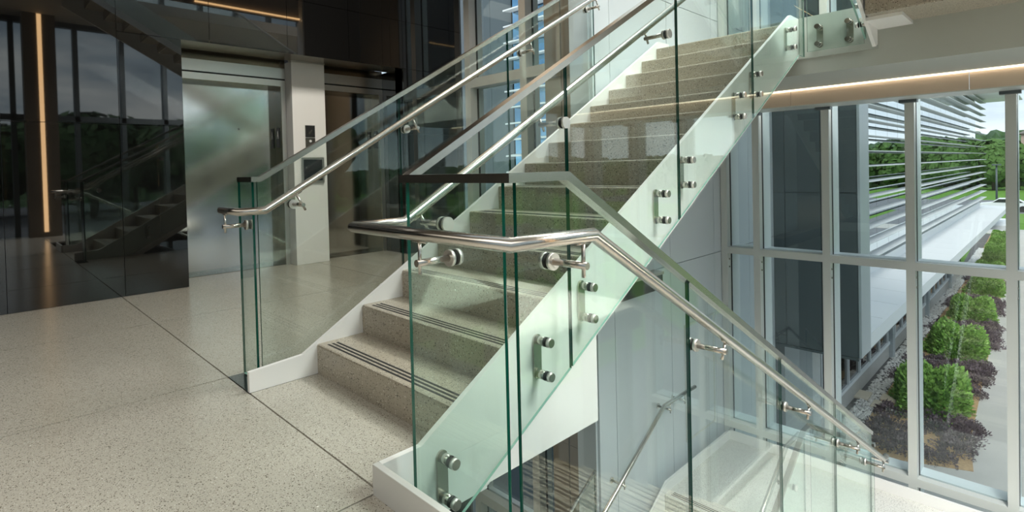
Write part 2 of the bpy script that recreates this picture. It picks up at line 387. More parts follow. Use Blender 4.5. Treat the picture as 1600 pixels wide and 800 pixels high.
# glazing helper: a grid of mullions, transoms and panes in a plane of constant y
def glazing_y(name, yc, xs_, w, zs, dep=.1, outer=.15, frame=FRAME, pane=WGLASS, bolts=False, tw=.085):
    s = struct(name)
    z0, z1 = zs[0], zs[-1]
    for x in xs_:
        o = bx('mullion', s, x-w/2, x+w/2, yc, yc+dep, z0, z1, frame)
        MB().box(x-w/2+.002, x+w/2+.004, yc+dep, yc+dep+.034, z0, z1, GASKET).box(x-w/2, x+w/2+.002, yc+dep+.034, yc+dep+.034+outer, z0, z1, CAPW).build('outer_cap', o)
        if bolts:
            b = MB()
            for zz in zs[1:-1]:
                for q in (.10, .20): b.cyl((x+w/2, yc+.045, zz-tw/2-q+.02), (x+w/2+.008, yc+.045, zz-tw/2-q+.02), .011, STEEL, 10)
            b.build('bolt', o)
    for i in range(len(xs_)-1):
        a, b = xs_[i]+w/2, xs_[i+1]-w/2
        for z in zs: bx('transom', s, a, b, yc+.0, yc+dep, z-tw/2, z+tw/2, frame)
        for z in zs[:-1]:
            k = zs.index(z)
            bx('pane', s, a-.001, b+.001, yc+dep+.012, yc+dep+.024, z+tw/2-.006, zs[k+1]-tw/2+.006, pane)
            bx('outer_bar', s, a, b, yc+dep+.034, yc+dep+.034+outer*.8, z-tw/2, z+tw/2, CAPW)
    return s
MX = [-1.353, -.95, -.185, .59, 1.355, 2.13, 2.9, 3.70]
glazing_y('window_1', 6.10, MX, .078, [-4.7, -2.255, .025, 2.42, 4.7, 7.4], outer=.24, bolts=True)
# lobby end glazing and the same bay one floor down
glazing_y('window_2', 4.45, [-4.46, -3.33, -2.87], .12, [.04, 2.44, 4.4], dep=.13, tw=.14, outer=.1, frame=CAPW)
glazing_y('window_3', 4.45, [-4.46, -3.26, -2.87], .12, [-4.72, -3.82, -2.3, -.30], dep=.13, tw=.14, outer=.1)
we = struct('wall_back')
for (a, b) in ((-2.93, -2.665), (-2.655, -2.42), (-2.41, -1.66)):
    for (z0, z1) in ((-4.76, -2.4), (-2.4, -.2), (0, 2.3), (2.3, 4.5)):
        bx('wall_panel', we, a+.003, b-.003, 4.43, 4.48, z0+.003, z1-.003, TAUPE)
# white metal panel wall along the stair
wm = struct('wall_right')
XP = -1.40
for (a, b) in ((3.32, 3.62), (3.62, 4.76), (4.76, 5.90), (5.90, 7.04), (7.04, 8.0)):
    for (z0, z1) in ((-4.8, -3.0), (-3.0, 0.0), (0.0, 3.0), (3.0, 6.0), (6.0, 7.5)):
        bx('wall_panel', wm, XP-.03, XP, a+.004, b-.004, z0+.004, z1-.004, PANEL)
bx('wall_core', wm, XP-.22, XP-.031, 3.325, 8.0, -4.8, 7.5, JOINTM)
bx('end_panel', wm, XP-.25, XP-.03, 3.30, 3.324, -4.8, 7.5, PANEL)
acc = MB()
for (a, b, c, e_) in ((5.06, 5.84, -.78, -.755), (5.06, 5.84, -2.155, -2.13), (5.06, 5.085, -2.13, -.78), (5.815, 5.84, -2.13, -.78)): acc.box(XP, XP+.010, a, b, c, e_, FRAME)
acc.box(XP, XP+.005, 5.085, 5.815, -2.13, -.78, PANEL).cyl((XP+.005, 5.14, -1.9), (XP+.012, 5.14, -1.9), .012, GASKET, 10)
acc.build('access_panel', wm)
# window wall to the right of the camera, seen in the reflections
s = struct('window_4'); WX = 3.80
for y in (-6.0, -5.2, -4.4, -3.6, -2.8, -2.0, -1.2, -.35, .70, 1.55, 2.40, 3.25, 4.1, 4.95, 5.8):
    bx('mullion', s, WX, WX+.2, y-.045, y+.045, -4.7, 7.4, DARKMETAL)  # mullions and transoms: backlit darkness put into the colour
for z in (-.1, 2.45, 4.45, 7.35):
    bx('transom', s, WX, WX+.14, -6.0, 6.1, z-.06, z+.06, DARKMETAL)
for z0, z1 in ((-4.7, -.16), (-.04, 2.39), (2.51, 4.39), (4.51, 7.29)):
    bx('pane', s, WX+.10, WX+.112, -6.0, 6.1, z0, z1, WGLASS)
col = sobj('trim_2', MB().box(3.30, 3.72, -.20, .32, 0, 4.5, COLM))
tag_ = None
t = thing('light_strip', (3.29, .06, 0), 'tall warm light strip on the column, mirrored in the black wall', 'light')
MB().box(3.285, 3.30, .03, .10, .10, 4.49, LED).build('diffuser', t)
# ceiling of the lobby, opened above the stair, and the tower roof
ce = struct('ceiling')
bx('ceiling_slab', ce, -5.5, 3.8, -7.0, .04, 4.5, 4.72, CEIL)
bx('ceiling_slab', ce, -5.5, -1.42, .04, 4.45, 4.5, 4.72, CEIL)
bx('ceiling_slab', ce, 1.99, 3.8, .04, 6.0, 4.5, 4.72, CEIL)
MB().box(-1.50, -1.42, .8, 4.40, 3.86, 4.5, CEIL).build('ceiling_edge', ce)
t = thing('cove_light', (-1.52, 2.6, 4.1), 'warm cove light along the ceiling edge, mirrored at the top of the black wall', 'light')
MB().box(-1.545, -1.505, 1.6, 4.3, 3.88, 3.90, LED).build('diffuser', t)
sobj('ceiling.001', MB().box(-1.65, 3.9, .3, 6.3, 7.5, 7.7, WHITE))
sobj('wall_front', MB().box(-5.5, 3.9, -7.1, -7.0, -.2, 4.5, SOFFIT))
# hall one floor below
lf = sobj('floor.001', MB().box(-6.5, 3.8, -3.0, 4.45, -4.9, -4.76, TERR))
sobj('wall_left.001', MB().box(-4.7, -4.57, -3.0, 4.44, -4.76, -.2, BLACK))
sobj('wall_front.001', MB().box(-6.5, 3.9, -3.2, -3.0, -4.9, -.19, SOFFIT))

# ================================================================== STAIR FLIGHTS
def step_pts(y0, z0, s_, riser=H, tail=.045):
    # profile of an L shaped precast step; s_ = +1 rises toward +y, -1 rises toward -y
    z1 = z0 + H; r = .012
    p = [(y0, z1-riser), (y0, z1-r), (y0+s_*.0035, z1-r*.3), (y0+s_*r, z1), (y0+s_*(T+tail), z1), (y0+s_*(T+tail), z1-.05), (y0+s_*.05, z1-.05), (y0+s_*.05, z1-riser)]
    return p
def add_step(root, x0, x1, y0, z0, s_, tail=.045, riser=H, strips=True, m=TERR_STEP):
    st = MB().prism(step_pts(y0, z0, s_, riser, tail), 'x', x0, x1, m).build('step', root)
    if strips:
        for k in range(3):
            a = y0 + s_*(.035 + k*.0275)
            MB().box(x0+.055, x1-.075, min(a, a+s_*.013), max(a, a+s_*.013), z0+H-.001, z0+H+.0012, GRIP).build('grip_strip', st)
    return st
flA = thing('stair_flight', (-.6, .3845, 0), 'terrazzo stair flight climbing from the lobby floor beside the elevators', 'stairs')
for i in range(14):
    add_step(flA, XW, 0, NY+i*T, i*H, 1, tail=.045 if i < 13 else -.01)
def stringer(root, x0, x1, poly, m=WHITE):
    return MB().prism(poly, 'x', x0, x1, m).build('stringer', root)
polyA = [(0, 0), (0, .11), (.172, .11), (4.33, 2.46), (4.55, 2.46), (4.55, 2.09), (4.50, -.468+.568*4.50), (.505, -.181), (.505, -.19), (0, -.19)]
stringer(flA, 0.001, .026, polyA)
stringer(flA, XF, XW-.001, [(0, .001), (0, .11), (.30, .13), (4.33, 2.46), (4.55, 2.46), (4.55, 2.09), (4.50, -.468+.568*4.50), (1.38, -.468+.568*1.38), (.83, .001)])
# lower half flights
flD = thing('stair_flight', (1.3, .36, -2.38), 'stair flight going down from the lobby beneath the low handrail', 'stairs')
for i in range(13):
    add_step(flD, .666, 1.92, 4.275-.025-i*T, -2.38+i*H, -1, strips=True)
stringer(flD, .640, .665, [(.03, -.19), (.03, -.03), (.36, -.03), (4.26, noseD(4.26)+.03), (4.40, -2.27), (4.40, -2.6), (4.2, noseD(4.2)-.42), (.34, -.41)])
flL = thing('stair_flight', (-.6, 4.275, -2.38), 'lower stair flight dropping away from the sunlit landing under the climbing flight', 'stairs')
for i in range(14):
    y0 = 4.275-T*(14-i) + T
    add_step(flL, XW, 0, 4.275-(13-i)*T, -4.76+i*H, 1, tail=.045 if i < 13 else -.01, m=TERR_PALE)
def noseL(y): return -2.38 + .568*(y-4.275)
polyL = [(.3, -4.76), (.30, noseL(.3)+.06), (4.33, -2.27), (5.97, -2.27), (5.97, -2.65), (4.40, -2.70), (.8, noseL(.8)-.42), (.6, -4.76)]
stringer(flL, XF, XW-.001, polyL); 
stringer(flL, .001, .026, [(.3, -4.76), (.30, noseL(.3)+.06), (4.33, -2.27), (4.42, -2.27), (4.42, -2.70), (4.36, -2.70), (.8, noseL(.8)-.42), (.6, -4.76)])
flB = thing('stair_flight', (1.3, 4.275, 2.38), 'upper stair flight climbing overhead, its terrazzo underside at the top right corner', 'stairs')
for i in range(14):
    if i: add_step(flB, .666, 1.92, 4.275-i*T, 2.38+i*H, -1, strips=False)
    else: MB().box(.666, 1.92, 3.925, 4.275, 2.25, 2.55, TERR_STEP, bev=.006).box(.666, 1.92, 4.27, 4.42, 2.25, 2.298, TERR_STEP).build('step', flB)
polyB = [(4.42, 2.10), (4.36, 2.075), (.3, noseB(.3)-.43), (.3, noseB(.3)+.06), (4.30, noseB(4.30)+.06), (4.42, 2.52)]
stringer(flB, .625, .650, polyB); stringer(flB, 1.94, 1.965, polyB)
MB().box(.652, .88, 4.02, 4.44, 2.222, 2.2485, WHITE).build('support_bracket', flB)

# landings
ul = struct('floor_upper_landing')
bx('landing_slab', ul, XW, 1.93, 4.605, 5.55, 2.30, 2.379, TERR_STEP)
bx('landing_slab', ul, XW, 0, 4.401, 4.604, 2.30, 2.379, TERR_STEP)
bx('landing_slab', ul, .67, 1.93, 4.30, 4.604, 2.30, 2.379, TERR_STEP)
bx('landing_edge', ul, XW, 0, 4.30+.0, 4.40, 2.32, 2.379, TERR_STEP)
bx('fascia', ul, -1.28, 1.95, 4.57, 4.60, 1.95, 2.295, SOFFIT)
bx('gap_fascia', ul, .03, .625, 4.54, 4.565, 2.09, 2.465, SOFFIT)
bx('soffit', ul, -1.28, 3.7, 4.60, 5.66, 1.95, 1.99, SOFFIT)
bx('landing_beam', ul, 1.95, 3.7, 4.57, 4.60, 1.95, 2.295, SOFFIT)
cb = MB()
for (a, b) in ((-1.38, -.40), (-.395, 1.10), (1.105, 2.6), (2.605, 3.7)): bx('cove_board', ul, a, b, 5.66, 5.68, 1.775, 2.05, COVEB)
bx('cove_head', ul, -1.38, 3.7, 5.66, 6.10, 1.765, 1.775, FRAME)
for x in MX[1:-1]: bx('head_bracket', ul, x-.075, x+.075, 6.02, 6.12, 1.735, 1.766, DARKMETAL)
t = thing('cove_light', (1.1, 5.62, 1.94), 'long warm light line under the landing above the big windows', 'light')
MB().box(-1.26, 3.6, 5.635, 5.658, 1.935, 1.949, LEDC).build('diffuser', t)
ll = struct('floor_lower_landing')
bx('landing_slab', ll, XW, 1.93, 4.29, 5.94, -2.50, -2.381, TERR_PALE)
bx('landing_fascia', ll, XF, 1.95, 5.945, 5.97, -2.70, -2.27, WHITE)
bx('landing_fascia', ll, .026, .64, 4.395, 4.42, -2.70, -2.27, WHITE)
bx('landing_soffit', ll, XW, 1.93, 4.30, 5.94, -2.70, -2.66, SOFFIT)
bx('landing_fascia', ll, 1.93, 1.955, 4.29, 5.97, -2.70, -2.27, WHITE)
# curb that closes the gap between the two flights in the lobby
cu = sobj('trim_3', MB().box(.0265, .70, .0005, .026, -.19, .11, CURBGREY).box(.0005, .0265, -.0005, .0, .0, .0, CURBGREY) if False else MB().box(-.0005, .70, -.026, -.0005, -.19, .11, CURBGREY, bev=.002))

# ================================================================== GLASS BALUSTRADES
GT = .013
def capprof(): return [(-.021, -.028), (.021, -.028), (.021, 0), (-.021, 0)]
def standoff(root, X, y, zt, sgn=1, face=.026):
    # plate on the stringer with two bolts that carry the glass (flight side glass plane at X)
    z0, z1 = zt-.155, zt
    a = face
    n = 10
    pts = [(y+.026*math.cos(math.pi*k/n), z1+.026*math.sin(math.pi*k/n)) for k in range(n+1)] + [(y-.026*math.cos(math.pi*k/n), z0-.026*math.sin(math.pi*k/n)) for k in range(n+1)]
    p = MB().prism(pts, 'x', a, a+sgn*.008, STEEL).build('standoff_bracket', root)
    for z in (z0, z1):
        MB().cyl((a+sgn*.008, y, z), (X-sgn*(GT/2+.003), y, z), .021, STEEL, 24).cyl((X-sgn*(GT/2+.003), y, z), (X-sgn*GT/2, y, z), .0225, DARKRING, 24).cyl((X+sgn*GT/2, y, z), (X+sgn*(GT/2+.003), y, z), .0225, DARKRING, 24).cyl((X+sgn*(GT/2+.003), y, z), (X+sgn*(GT/2+.020), y, z), .0215, DISC, 24).cyl((X+sgn*(GT/2+.020), y, z), (X+sgn*(GT/2+.0225), y, z), .0195, STEEL, 24).build('standoff_bolt', p)
def pane_x(root, X, poly):
    return MB().prism(poly, 'x', X-GT/2, X+GT/2, GLASS, GEDGE, GEDGE_LIT).build('glass_pane', root)
def pane_y(root, Y, poly):
    return MB().prism(poly, 'y', Y-GT/2, Y+GT/2, GLASS, GEDGE, GEDGE_LIT).build('glass_pane', root)
XG, XGD, XGF = .090, .600, -1.345
# near balustrade of the climbing flight
b1 = thing('glass_balustrade', (XG, .1, .1), 'near green glass balustrade of the climbing flight, bolted to its white stringer', 'balustrade')
def zb(y): return nose(y)-.32
def zt(y): return nose(y)+1.123
ed = [(.0970, 1.003), (1.013, 2.088), (2.098, 3.262)]
for (a, c) in ed:
    pane_x(b1, XG, [(a, max(zb(a), -.30)), (c, zb(c)), (c, zt(c)), (a, zt(a))])
pane_x(b1, XG, [(3.272, zb(3.272)), (4.33, 2.092), (4.465, 2.092), (4.465, 3.50), (4.29, 3.50), (3.272, zt(3.272))])
MB().sweep([(XG, .09, 1.141), (XG, 4.30, 1.141+.568*4.21), (XG, 4.47, 1.141+.568*4.21)], capprof(), STEEL, smooth=False).build('cap_rail', b1)
for y, z in ((.265, .037), (.835, .363), (1.176, .557), (1.92, .982), (2.246, 1.178), (3.061, 1.645), (3.385, 1.831), (4.18, 2.298)):
    standoff(b1, XG, y, z)
# balustrade at the head of the gap and down the lower flight
b2 = thing('glass_balustrade', (XGD, .1, 0), 'glass balustrade at the curb that turns and runs down the lower flight to the windows', 'balustrade')
pane_y(b2, .09, [(.0975, -.30), (.575, -.30), (.575, 1.117), (.0975, 1.117)])
def zdt(y): return 1.125 + noseD(y) if y > .345 else 1.125
edD = [(.112, 1.150), (1.160, 2.222), (2.232, 3.262), (3.272, 4.26)]
for k, (a, c) in enumerate(edD):
    if k == 0: pane_x(b2, XGD, [(a, -.32), (.36, -.32), (c, noseD(c)-.32), (c, zdt(c)-.008), (.36, 1.117), (a, 1.117)])
    else: pane_x(b2, XGD, [(a, noseD(a)-.32), (c, noseD(c)-.32), (c, zdt(c)-.008), (a, zdt(a)-.008)])
MB().sweep([(.078, .09, 1.139), (XGD, .09, 1.139), (XGD, .345, 1.139), (XGD, 4.26, 1.139+noseD(4.26)+.008)], capprof(), STEEL, smooth=False).build('cap_rail', b2)
for y in (.30, .86, 1.40, 1.98, 2.48, 3.0, 3.5, 4.05):
    standoff(b2, XGD, y, noseD(max(y, .36))-.03, sgn=-1, face=.640)
# far balustrade by the elevators
b3 = thing('glass_balustrade', (XGF, .1, .1), 'far glass balustrade on the elevator side of the climbing flight', 'balustrade')
for (a, c) in [(.105, 1.05), (1.06, 2.10), (2.11, 3.28)]:
    pane_x(b3, XGF, [(a, max(zb(a), .006)), (max(a, .67), max(zb(max(a, .67)), .006)), (c, zb(c)), (c, zt(c)), (a, zt(a))])
pane_y(b3, .09, [(-1.575, .006), (-1.365, .006), (-1.365, 1.117), (-1.575, 1.117)])
MB().sweep([(-1.545, .09, 1.141), (XGF, .09, 1.141), (XGF, .115, 1.141), (XGF, 3.28, 1.141+.568*3.165)], capprof(), STEEL, smooth=False).build('cap_rail', b3)
for y in (.9, 1.5, 2.2, 2.95): standoff(b3, XGF, y, nose(y)-.06, sgn=-1, face=XF)
# upper flight glass, gap panel of the upper landing
b4 = thing('glass_balustrade', (.56, 4.4, 2.3), 'bolted glass panel across the gap at the upper landing, bright teal edge', 'balustrade')
pane_y(b4, 4.475, [(.115, 2.135), (.545, 2.135), (.545, 3.50), (.115, 3.50)])
pane_x(b4, .563, [(4.43, 2.16), (.6, noseB(.6)-.33), (.6, noseB(.6)+1.12), (4.30, noseB(4.3)+1.12), (4.43, 3.5)])
for xx in (.20, .431):
    n = 10; z0, z1 = 2.192, 2.345
    pts = [(xx+.026*math.cos(math.pi*k/n), z1+.026*math.sin(math.pi*k/n)) for k in range(n+1)] + [(xx-.026*math.cos(math.pi*k/n), z0-.026*math.sin(math.pi*k/n)) for k in range(n+1)]
    p = MB().prism(pts, 'y', 4.532, 4.540, STEEL).build('standoff_bracket', b4)
    for z in (z0, z1): MB().cyl((xx, 4.532, z), (xx, 4.482, z), .021, STEEL, 24).cyl((xx, 4.4685, z), (xx, 4.465, z), .0225, DARKRING, 24).cyl((xx, 4.465, z), (xx, 4.447, z), .0215, CHROME, 24).build('standoff_bolt', p)
for y in (4.25, 3.7): standoff(b4, .563, y, noseB(y)-.16, sgn=-1, face=.625)
MB().sweep([(.09, 4.475, 3.515), (.563, 4.475, 3.515), (.563, 4.30, 3.675), (.563, .6, noseB(.6)+1.14)], capprof(), STEEL, smooth=False).build('cap_rail', b4)
# lower landing balustrade
b5 = thing('glass_balustrade', (.1, 4.45, -2.3), 'glass balustrade at the edge of the lower landing and down the lowest flight', 'balustrade')
def zL(y): return noseL(min(y, 4.30))
for (a, c) in [(3.3, 4.32), (2.2, 3.29), (1.1, 2.19), (.4, 1.09)]:
    pane_x(b5, XG, [(a, zL(a)-.32), (c, zL(c)-.32), (c, zL(c)+1.11), (a, zL(a)+1.11)])
pane_y(b5, 4.46, [(.10, -2.6), (.585, -2.6), (.585, -1.265), (.10, -1.265)])
MB().sweep([(XG, .4, zL(.4)+1.125), (XG, 4.30, -1.25+.0), (XG, 4.46, -1.25), (XGD-.01, 4.46, -1.25)], capprof(), STEEL, smooth=False).build('cap_rail', b5)
for y in (1.6, 2.6, 3.6, 4.15): standoff(b5, XG, y, zL(y)-.03)
b6 = thing('glass_balustrade', (XGF, 3.0, -3), 'narrow glass guard low beside the wall on the lowest flight', 'balustrade')
pane_x(b6, XGF, [(1.9, noseL(1.9)-.2), (3.15, noseL(3.15)-.2), (3.15, noseL(3.15)+1.28), (1.9, noseL(1.9)+1.28)])
MB().tube([(XGF, 1.9, noseL(1.9)+1.30), (XGF, 3.16, noseL(3.16)+1.30)], .014, STEEL, 12).build('cap_rail', b6)
for y in (2.2, 2.9): standoff(b6, XGF, y, noseL(y)-.0, sgn=-1, face=XF)

# ------------------------------------------------------------------ handrails
RR = .0205
def bracket(root, P, D, Xn, slope=0.0, drop=.088):
    """P: point on the rail axis; D: unit vector from rail toward the glass; Xn: distance rail axis -> glass plane"""
    P = Vector(P); D = Vector(D)
    along = Vector((0, 1, slope)).normalized() if abs(D.x) > .5 else Vector((1, 0, 0))
    dn = D.cross(along).normalized()
    if dn.z > 0: dn = -dn
    q = P + dn*drop
    g = q + D*(Xn-GT/2)
    b = MB()
    b.cyl(P+dn*(RR-.004), q+dn*.035, .0062, STEEL, 14)
    b.cyl(q-D*.014, g-D*.014, .0115, STEEL, 18)
    b.cyl(g-D*.014, g-D*.002, .027, DISC, 26); b.cyl(g-D*.002, g, .0255, DARKRING, 26)
    h = g + D*GT
    b.cyl(h, h+D*.002, .0255, DARKRING, 26); b.cyl(h+D*.002, h+D*.016, .027, DISC, 26)
    e_ = along*.035
    b.cyl(P+dn*(RR+.001)-e_, P+dn*(RR+.001)+e_, .0045, STEEL, 8)
    return b.build('rail_bracket', root)
h1 = thing('handrail', (.35, -.045, .95), 'round steel handrail wrapping around the gap between the two flights', 'handrail')
ZR = .957; XR1, XR2, YR = -.040, .730, -.042
MB().tube([(XR1, 4.6, ZR+.568*(4.33-.165)), (XR1, 4.33, ZR+.568*(4.33-.165)), (XR1, .165, ZR), (XR1, YR, ZR), (XR2, YR, ZR), (XR2, .31, .949), (XR2, 4.02, .949-.568*3.71), (XR2, 4.13, .949-.568*3.71-.02)], RR, STEEL, 24).build('rail', h1)
bracket(h1, (.34, YR, ZR), (0, 1, 0), .09-YR)
for y in (.262, .985, 1.975, 3.07, 4.07): bracket(h1, (XR1, y-.027, ZR+.568*(max(y-.027, .165)-.165)), (1, 0, 0), XG-XR1, .568, .055)
bracket(h1, (XR2, .262, .950), (-1, 0, 0), XR2-XGD, 0)
for y in (1.20, 2.265, 3.28, 4.02): bracket(h1, (XR2, y+.03, .949-.568*(y+.03-.31)), (-1, 0, 0), XR2-XGD, -.568, .058)
h2 = thing('handrail', (-1.215, 0, .96), 'round steel handrail rising along the far glass by the elevators', 'handrail')
XR3 = -1.215
MB().tube([(-1.50, -.035, .962), (XR3, -.035, .962), (XR3, .095, .962), (XR3, 4.3, .962+.568*4.205), (XR3, 4.7, .962+.568*4.205)], RR, STEEL, 24).build('rail', h2)
bracket(h2, (-1.44, -.035, .962), (0, 1, 0), .09+.035)
for y in (.30, 1.10, 2.26, 3.17): bracket(h2, (XR3, y-.04, .962+.568*(y-.04-.095)), (-1, 0, 0), XR3-XGF, .568)
h3 = thing('handrail', (-1.25, 4.3, -1.43), 'steel handrail on the white panel wall beside the lower landing', 'handrail')
XR4 = -1.25
MB().tube([(XR4, 5.0, -1.428), (XR4, 4.29, -1.428), (XR4, .6, -1.428-.568*3.69)], RR, STEEL, 20).build('rail', h3)
def wall_bracket(root, y, z):
    MB().cyl((XR4, y, z-RR), (XR4, y, z-.12), .0062, STEEL, 12).cyl((XR4+.012, y, z-.085), (XP+.012, y, z-.085), .0115, STEEL, 16).cyl((XP+.0005, y, z-.085), (XP+.012, y, z-.085), .028, CHROME, 22).build('rail_bracket', root)
for y, z in ((4.42, -1.428), (4.75, -1.428), (3.5, -1.428-.568*.79)): wall_bracket(h3, y, z)
h4 = thing('handrail', (0, 4.6, -1.43), 'steel handrail turning across the edge of the lower landing, seen through glass', 'handrail')
MB().tube([(XR1, .6, -1.43-.568*3.66), (XR1, 4.26, -1.43), (XR1, 4.60, -1.43), (.66, 4.60, -1.43)], RR, STEEL, 20).build('rail', h4)
bracket(h4, (.34, 4.60, -1.43), (0, -1, 0), .14)
for y in (4.0, 3.0): bracket(h4, (XR1, y, -1.43-.568*(4.26-y)), (1, 0, 0), XG-XR1, .568)

# ================================================================== OUTDOORS
YD = 8.0
wing = thing('office_wing', (-2, YD, ZG), 'neighbouring office wing with white louvers, dark metal end wall and white canopy', 'building')
ws = [-9.6, -8.5, -7.6, -6.9]
for i in range(3):
    for (z0, z1) in ((-4.8, -1.65), (-1.65, .69), (.69, 3.2), (3.2, 6.0)):
        bx('metal_panel', wing, ws[i]+.004, ws[i+1]-.004, YD, YD+.06, z0+.004, z1-.004, DARKMETAL)
wx = [-4.0, -3.2, -2.4, -1.85, -1.235, -.75, -.29]
for i in range(6):
    for (z0, z1) in ((-1.65, .69), (.69, 3.2), (3.2, 5.8)):
        bx('metal_panel', wing, wx[i]+.004, wx[i+1]-.004, YD, YD+.06, z0+.004, z1-.004, DARKMETAL)
for (x0, x1) in ((-6.9, -5.9), (-5.9, -4.95), (-4.95, -4.0)):
    for (z0, z1) in ((-4.6, -1.65), (-1.65, 1.2), (1.2, 5.8)): bx('facade_pane', wing, x0+.02, x1-.02, YD+.02, YD+.05, z0+.02, z1-.02, BLUEGLASS)
k = -4.3
while k < 5.6:
    MB().prism([(7.72, k-.045), (7.72, k-.015), (7.98, k+.02), (7.98, k-.02)], 'x', -6.9, -4.0, LOUV).build('louver', wing); k += .36
bx('wing_core', wing, -9.6, -.30, YD+.06, YD+.40, -1.65, 5.8, DARKMETAL)
bx('wing_core', wing, -9.6, -3.0, YD+.06, YD+.40, -4.8, -1.65, DARKMETAL)
bx('overhang_soffit', wing, -9.6, -.30, YD, 12.0, -1.69, -1.655, DARKMETAL)
MB().prism([(YD, -1.64), (YD, 5.8), (YD+.52, 5.8), (YD+.52, -1.64)], 'x', -.30, -.262, BLADE).build('blade_trim', wing)
for k in range(1, 9): pass
# ground floor under the overhang
bx('ground_wall', wing, -2.2, -1.43, YD+.5, YD+.7, -4.8, -1.69, DARKMETAL)
bx('pale_pier', wing, -1.43, -1.03, YD+.5, YD+.9, -4.8, -1.69, BLADE)
Y1 = 38.0
XS = -1.95
yy = 9.0
bx('base_wall', wing, XS-.25, XS+.02, 8.9, Y1-3, -4.8, -4.38, CONC)
bx('sill_rail', wing, XS-.06, XS+.05, 8.9, Y1-3, -4.38, -4.30, CAPW)
bx('room_wall', wing, XS-1.6, XS-1.5, 8.9, Y1, -4.8, -1.7, DARKMETAL)
while yy < Y1-3.2:
    bx('storefront_pane', wing, XS-.015, XS, yy+.03, yy+1.04, -4.30, -1.74, COATED2 if False else BLACK)
    bx('storefront_mullion', wing, XS-.05, XS+.045, yy-.03, yy+.03, -4.30, -1.74, CAPW)
    yy += 1.07
for y in (12.9, 19.0, 25.2, 31.3): bx('storefront_pier', wing, XS-.1, XS+.12, y-.16, y+.16, -4.8, -1.70, BLADE)
# canopy
cy = YD+.53; nrp = 25; dl = (Y1-cy)/nrp
for i in range(nrp):
    a = cy + i*dl
    MB().prism([(-.34, -1.47), (-.34, -1.44), (-1.30, -1.40), (-1.30, -1.47)], 'y', a+.006, a+dl-.006, CANOPYW).build('roof_panel', wing)
bx('canopy_fascia', wing, -.34, -.28, cy, Y1, -1.645, -1.43, CANOPYW)
bx('canopy_soffit', wing, -2.0, -.34, cy, Y1, -1.66, -1.63, CANOPYW)
bx('canopy_gutter', wing, -1.36, -1.28, cy, Y1-1.5, -1.40, -1.16, LOUV)
# louvred glass facade
XFc = -1.42
np_ = 22; pl_ = (Y1-1.6-cy)/np_
for i in range(np_):
    for (z0, z1) in ((-1.40, 1.0), (1.0, 4.0)):
        bx('facade_pane', wing, XFc-.02, XFc, cy+i*pl_+.008, cy+(i+1)*pl_-.008, z0+.01, z1-.01, COATED)
bx('facade_core', wing, XFc-.5, XFc-.03, cy, Y1-1.6, -1.6, 5.8, DARKMETAL)
ZL0 = -.88
for k in range(16):
    z = ZL0 + .316*k
    MB().prism([(-1.0, z-.004), (-1.0, z+.008), (-1.22, z+.026), (-1.22, z-.004)], 'y', cy, 36.4, LOUV).build('louver', wing)
MB().prism([(.25, 4.02), (.25, 4.08), (-1.42, 4.2), (-1.42, 4.02)], 'y', 31.5, 38.2, LOUV).build('roof_overhang', wing)
bx('roof_band', wing, XFc-.5, XFc+.0, cy, Y1-1.6, 4.02, 5.8, BLADE)
bx('end_porch_roof', wing, -1.9, -.05, 35.2, 39.5, -2.4, -2.2, CANOPYW)
bx('end_porch_post', wing, -.35, -.2, 39.0, 39.2, -4.8, -2.4, CAPW)

# ground
sobj('ground', MB().box(-120, 2.2, 6.35, 78, ZG-.3, ZG-.03, GRASS).box(-120, 4.1, 78, 400, ZG-.3, ZG-.03, GRASS).box(2.2, 9, 6.35, 78, ZG-.3, ZG-.03, ASPH).box(9, 22, 6.35, 10, ZG-.3, ZG-.03, ASPH).box(9, 22, 10, 78, ZG-.3, ZG-.03, GRASS).box(22, 30, 6.35, 78, ZG-.3, ZG-.03, ASPH).box(4.1, 30, 78, 400, ZG-.3, ZG-.03, GRASS).box(30, 160, 6.35, 40, ZG-.3, ZG-.03, ASPH).box(30, 160, 40, 400, ZG-.3, ZG-.03, GRASS).box(4.1, 160, -90, 6.35, ZG-.3, ZG-.03, ASPH))
sobj('pavement_1', MB().prism([(-2.4, 6.4), (3.6, 6.4), (3.0, 14.0), (2.45, 34), (1.6, 60.0), (-1.05, 60.0), (-.33, 34), (.28, 14.0), (.45, 12.6), (-2.4, 11.7)], 'z', ZG-.028, ZG+.0, WALK))
sobj('pavement_3', MB().box(-12, -1.66, 4.62, 8.0, ZG-.2, ZG, DARKMETAL))
sobj('pavement_2', MB().box(-14, 8, 56.5, 60.5, ZG-.026, ZG+.004, WALK))
sobj('road', MB().box(-120, 60, 78, 101, ZG-.029, ZG-.002, ASPH))
mb = sobj('ground_mulch_bed', MB().prism([(-1.42, 11.8), (.50, 12.6), (.33, 14), (-.27, 34), (-.97, 56), (-2.2, 56), (-1.6, 34), (-1.42, 14)], 'z', ZG-.028, ZG+.01, MULCH))
gs = sobj('ground_gravel', MB().prism([(-2.0, 8.8), (-1.42, 8.8), (-1.42, 14), (-1.6, 34), (-2.2, 56), (-2.9, 56), (-2.0, 34)], 'z', ZG-.028, ZG+.008, GRAVD))
def blob_mesh(name, m, n, seed, sub=1):
    bm = bmesh.new(); bmesh.ops.create_icosphere(bm, subdivisions=sub, radius=1); rnd = random.Random(seed)
    for v in bm.verts: v.co *= .75 + rnd.random()*.4
    me = bpy.data.meshes.new(name); bm.to_mesh(me); bm.free(); me.materials.append(m); return me
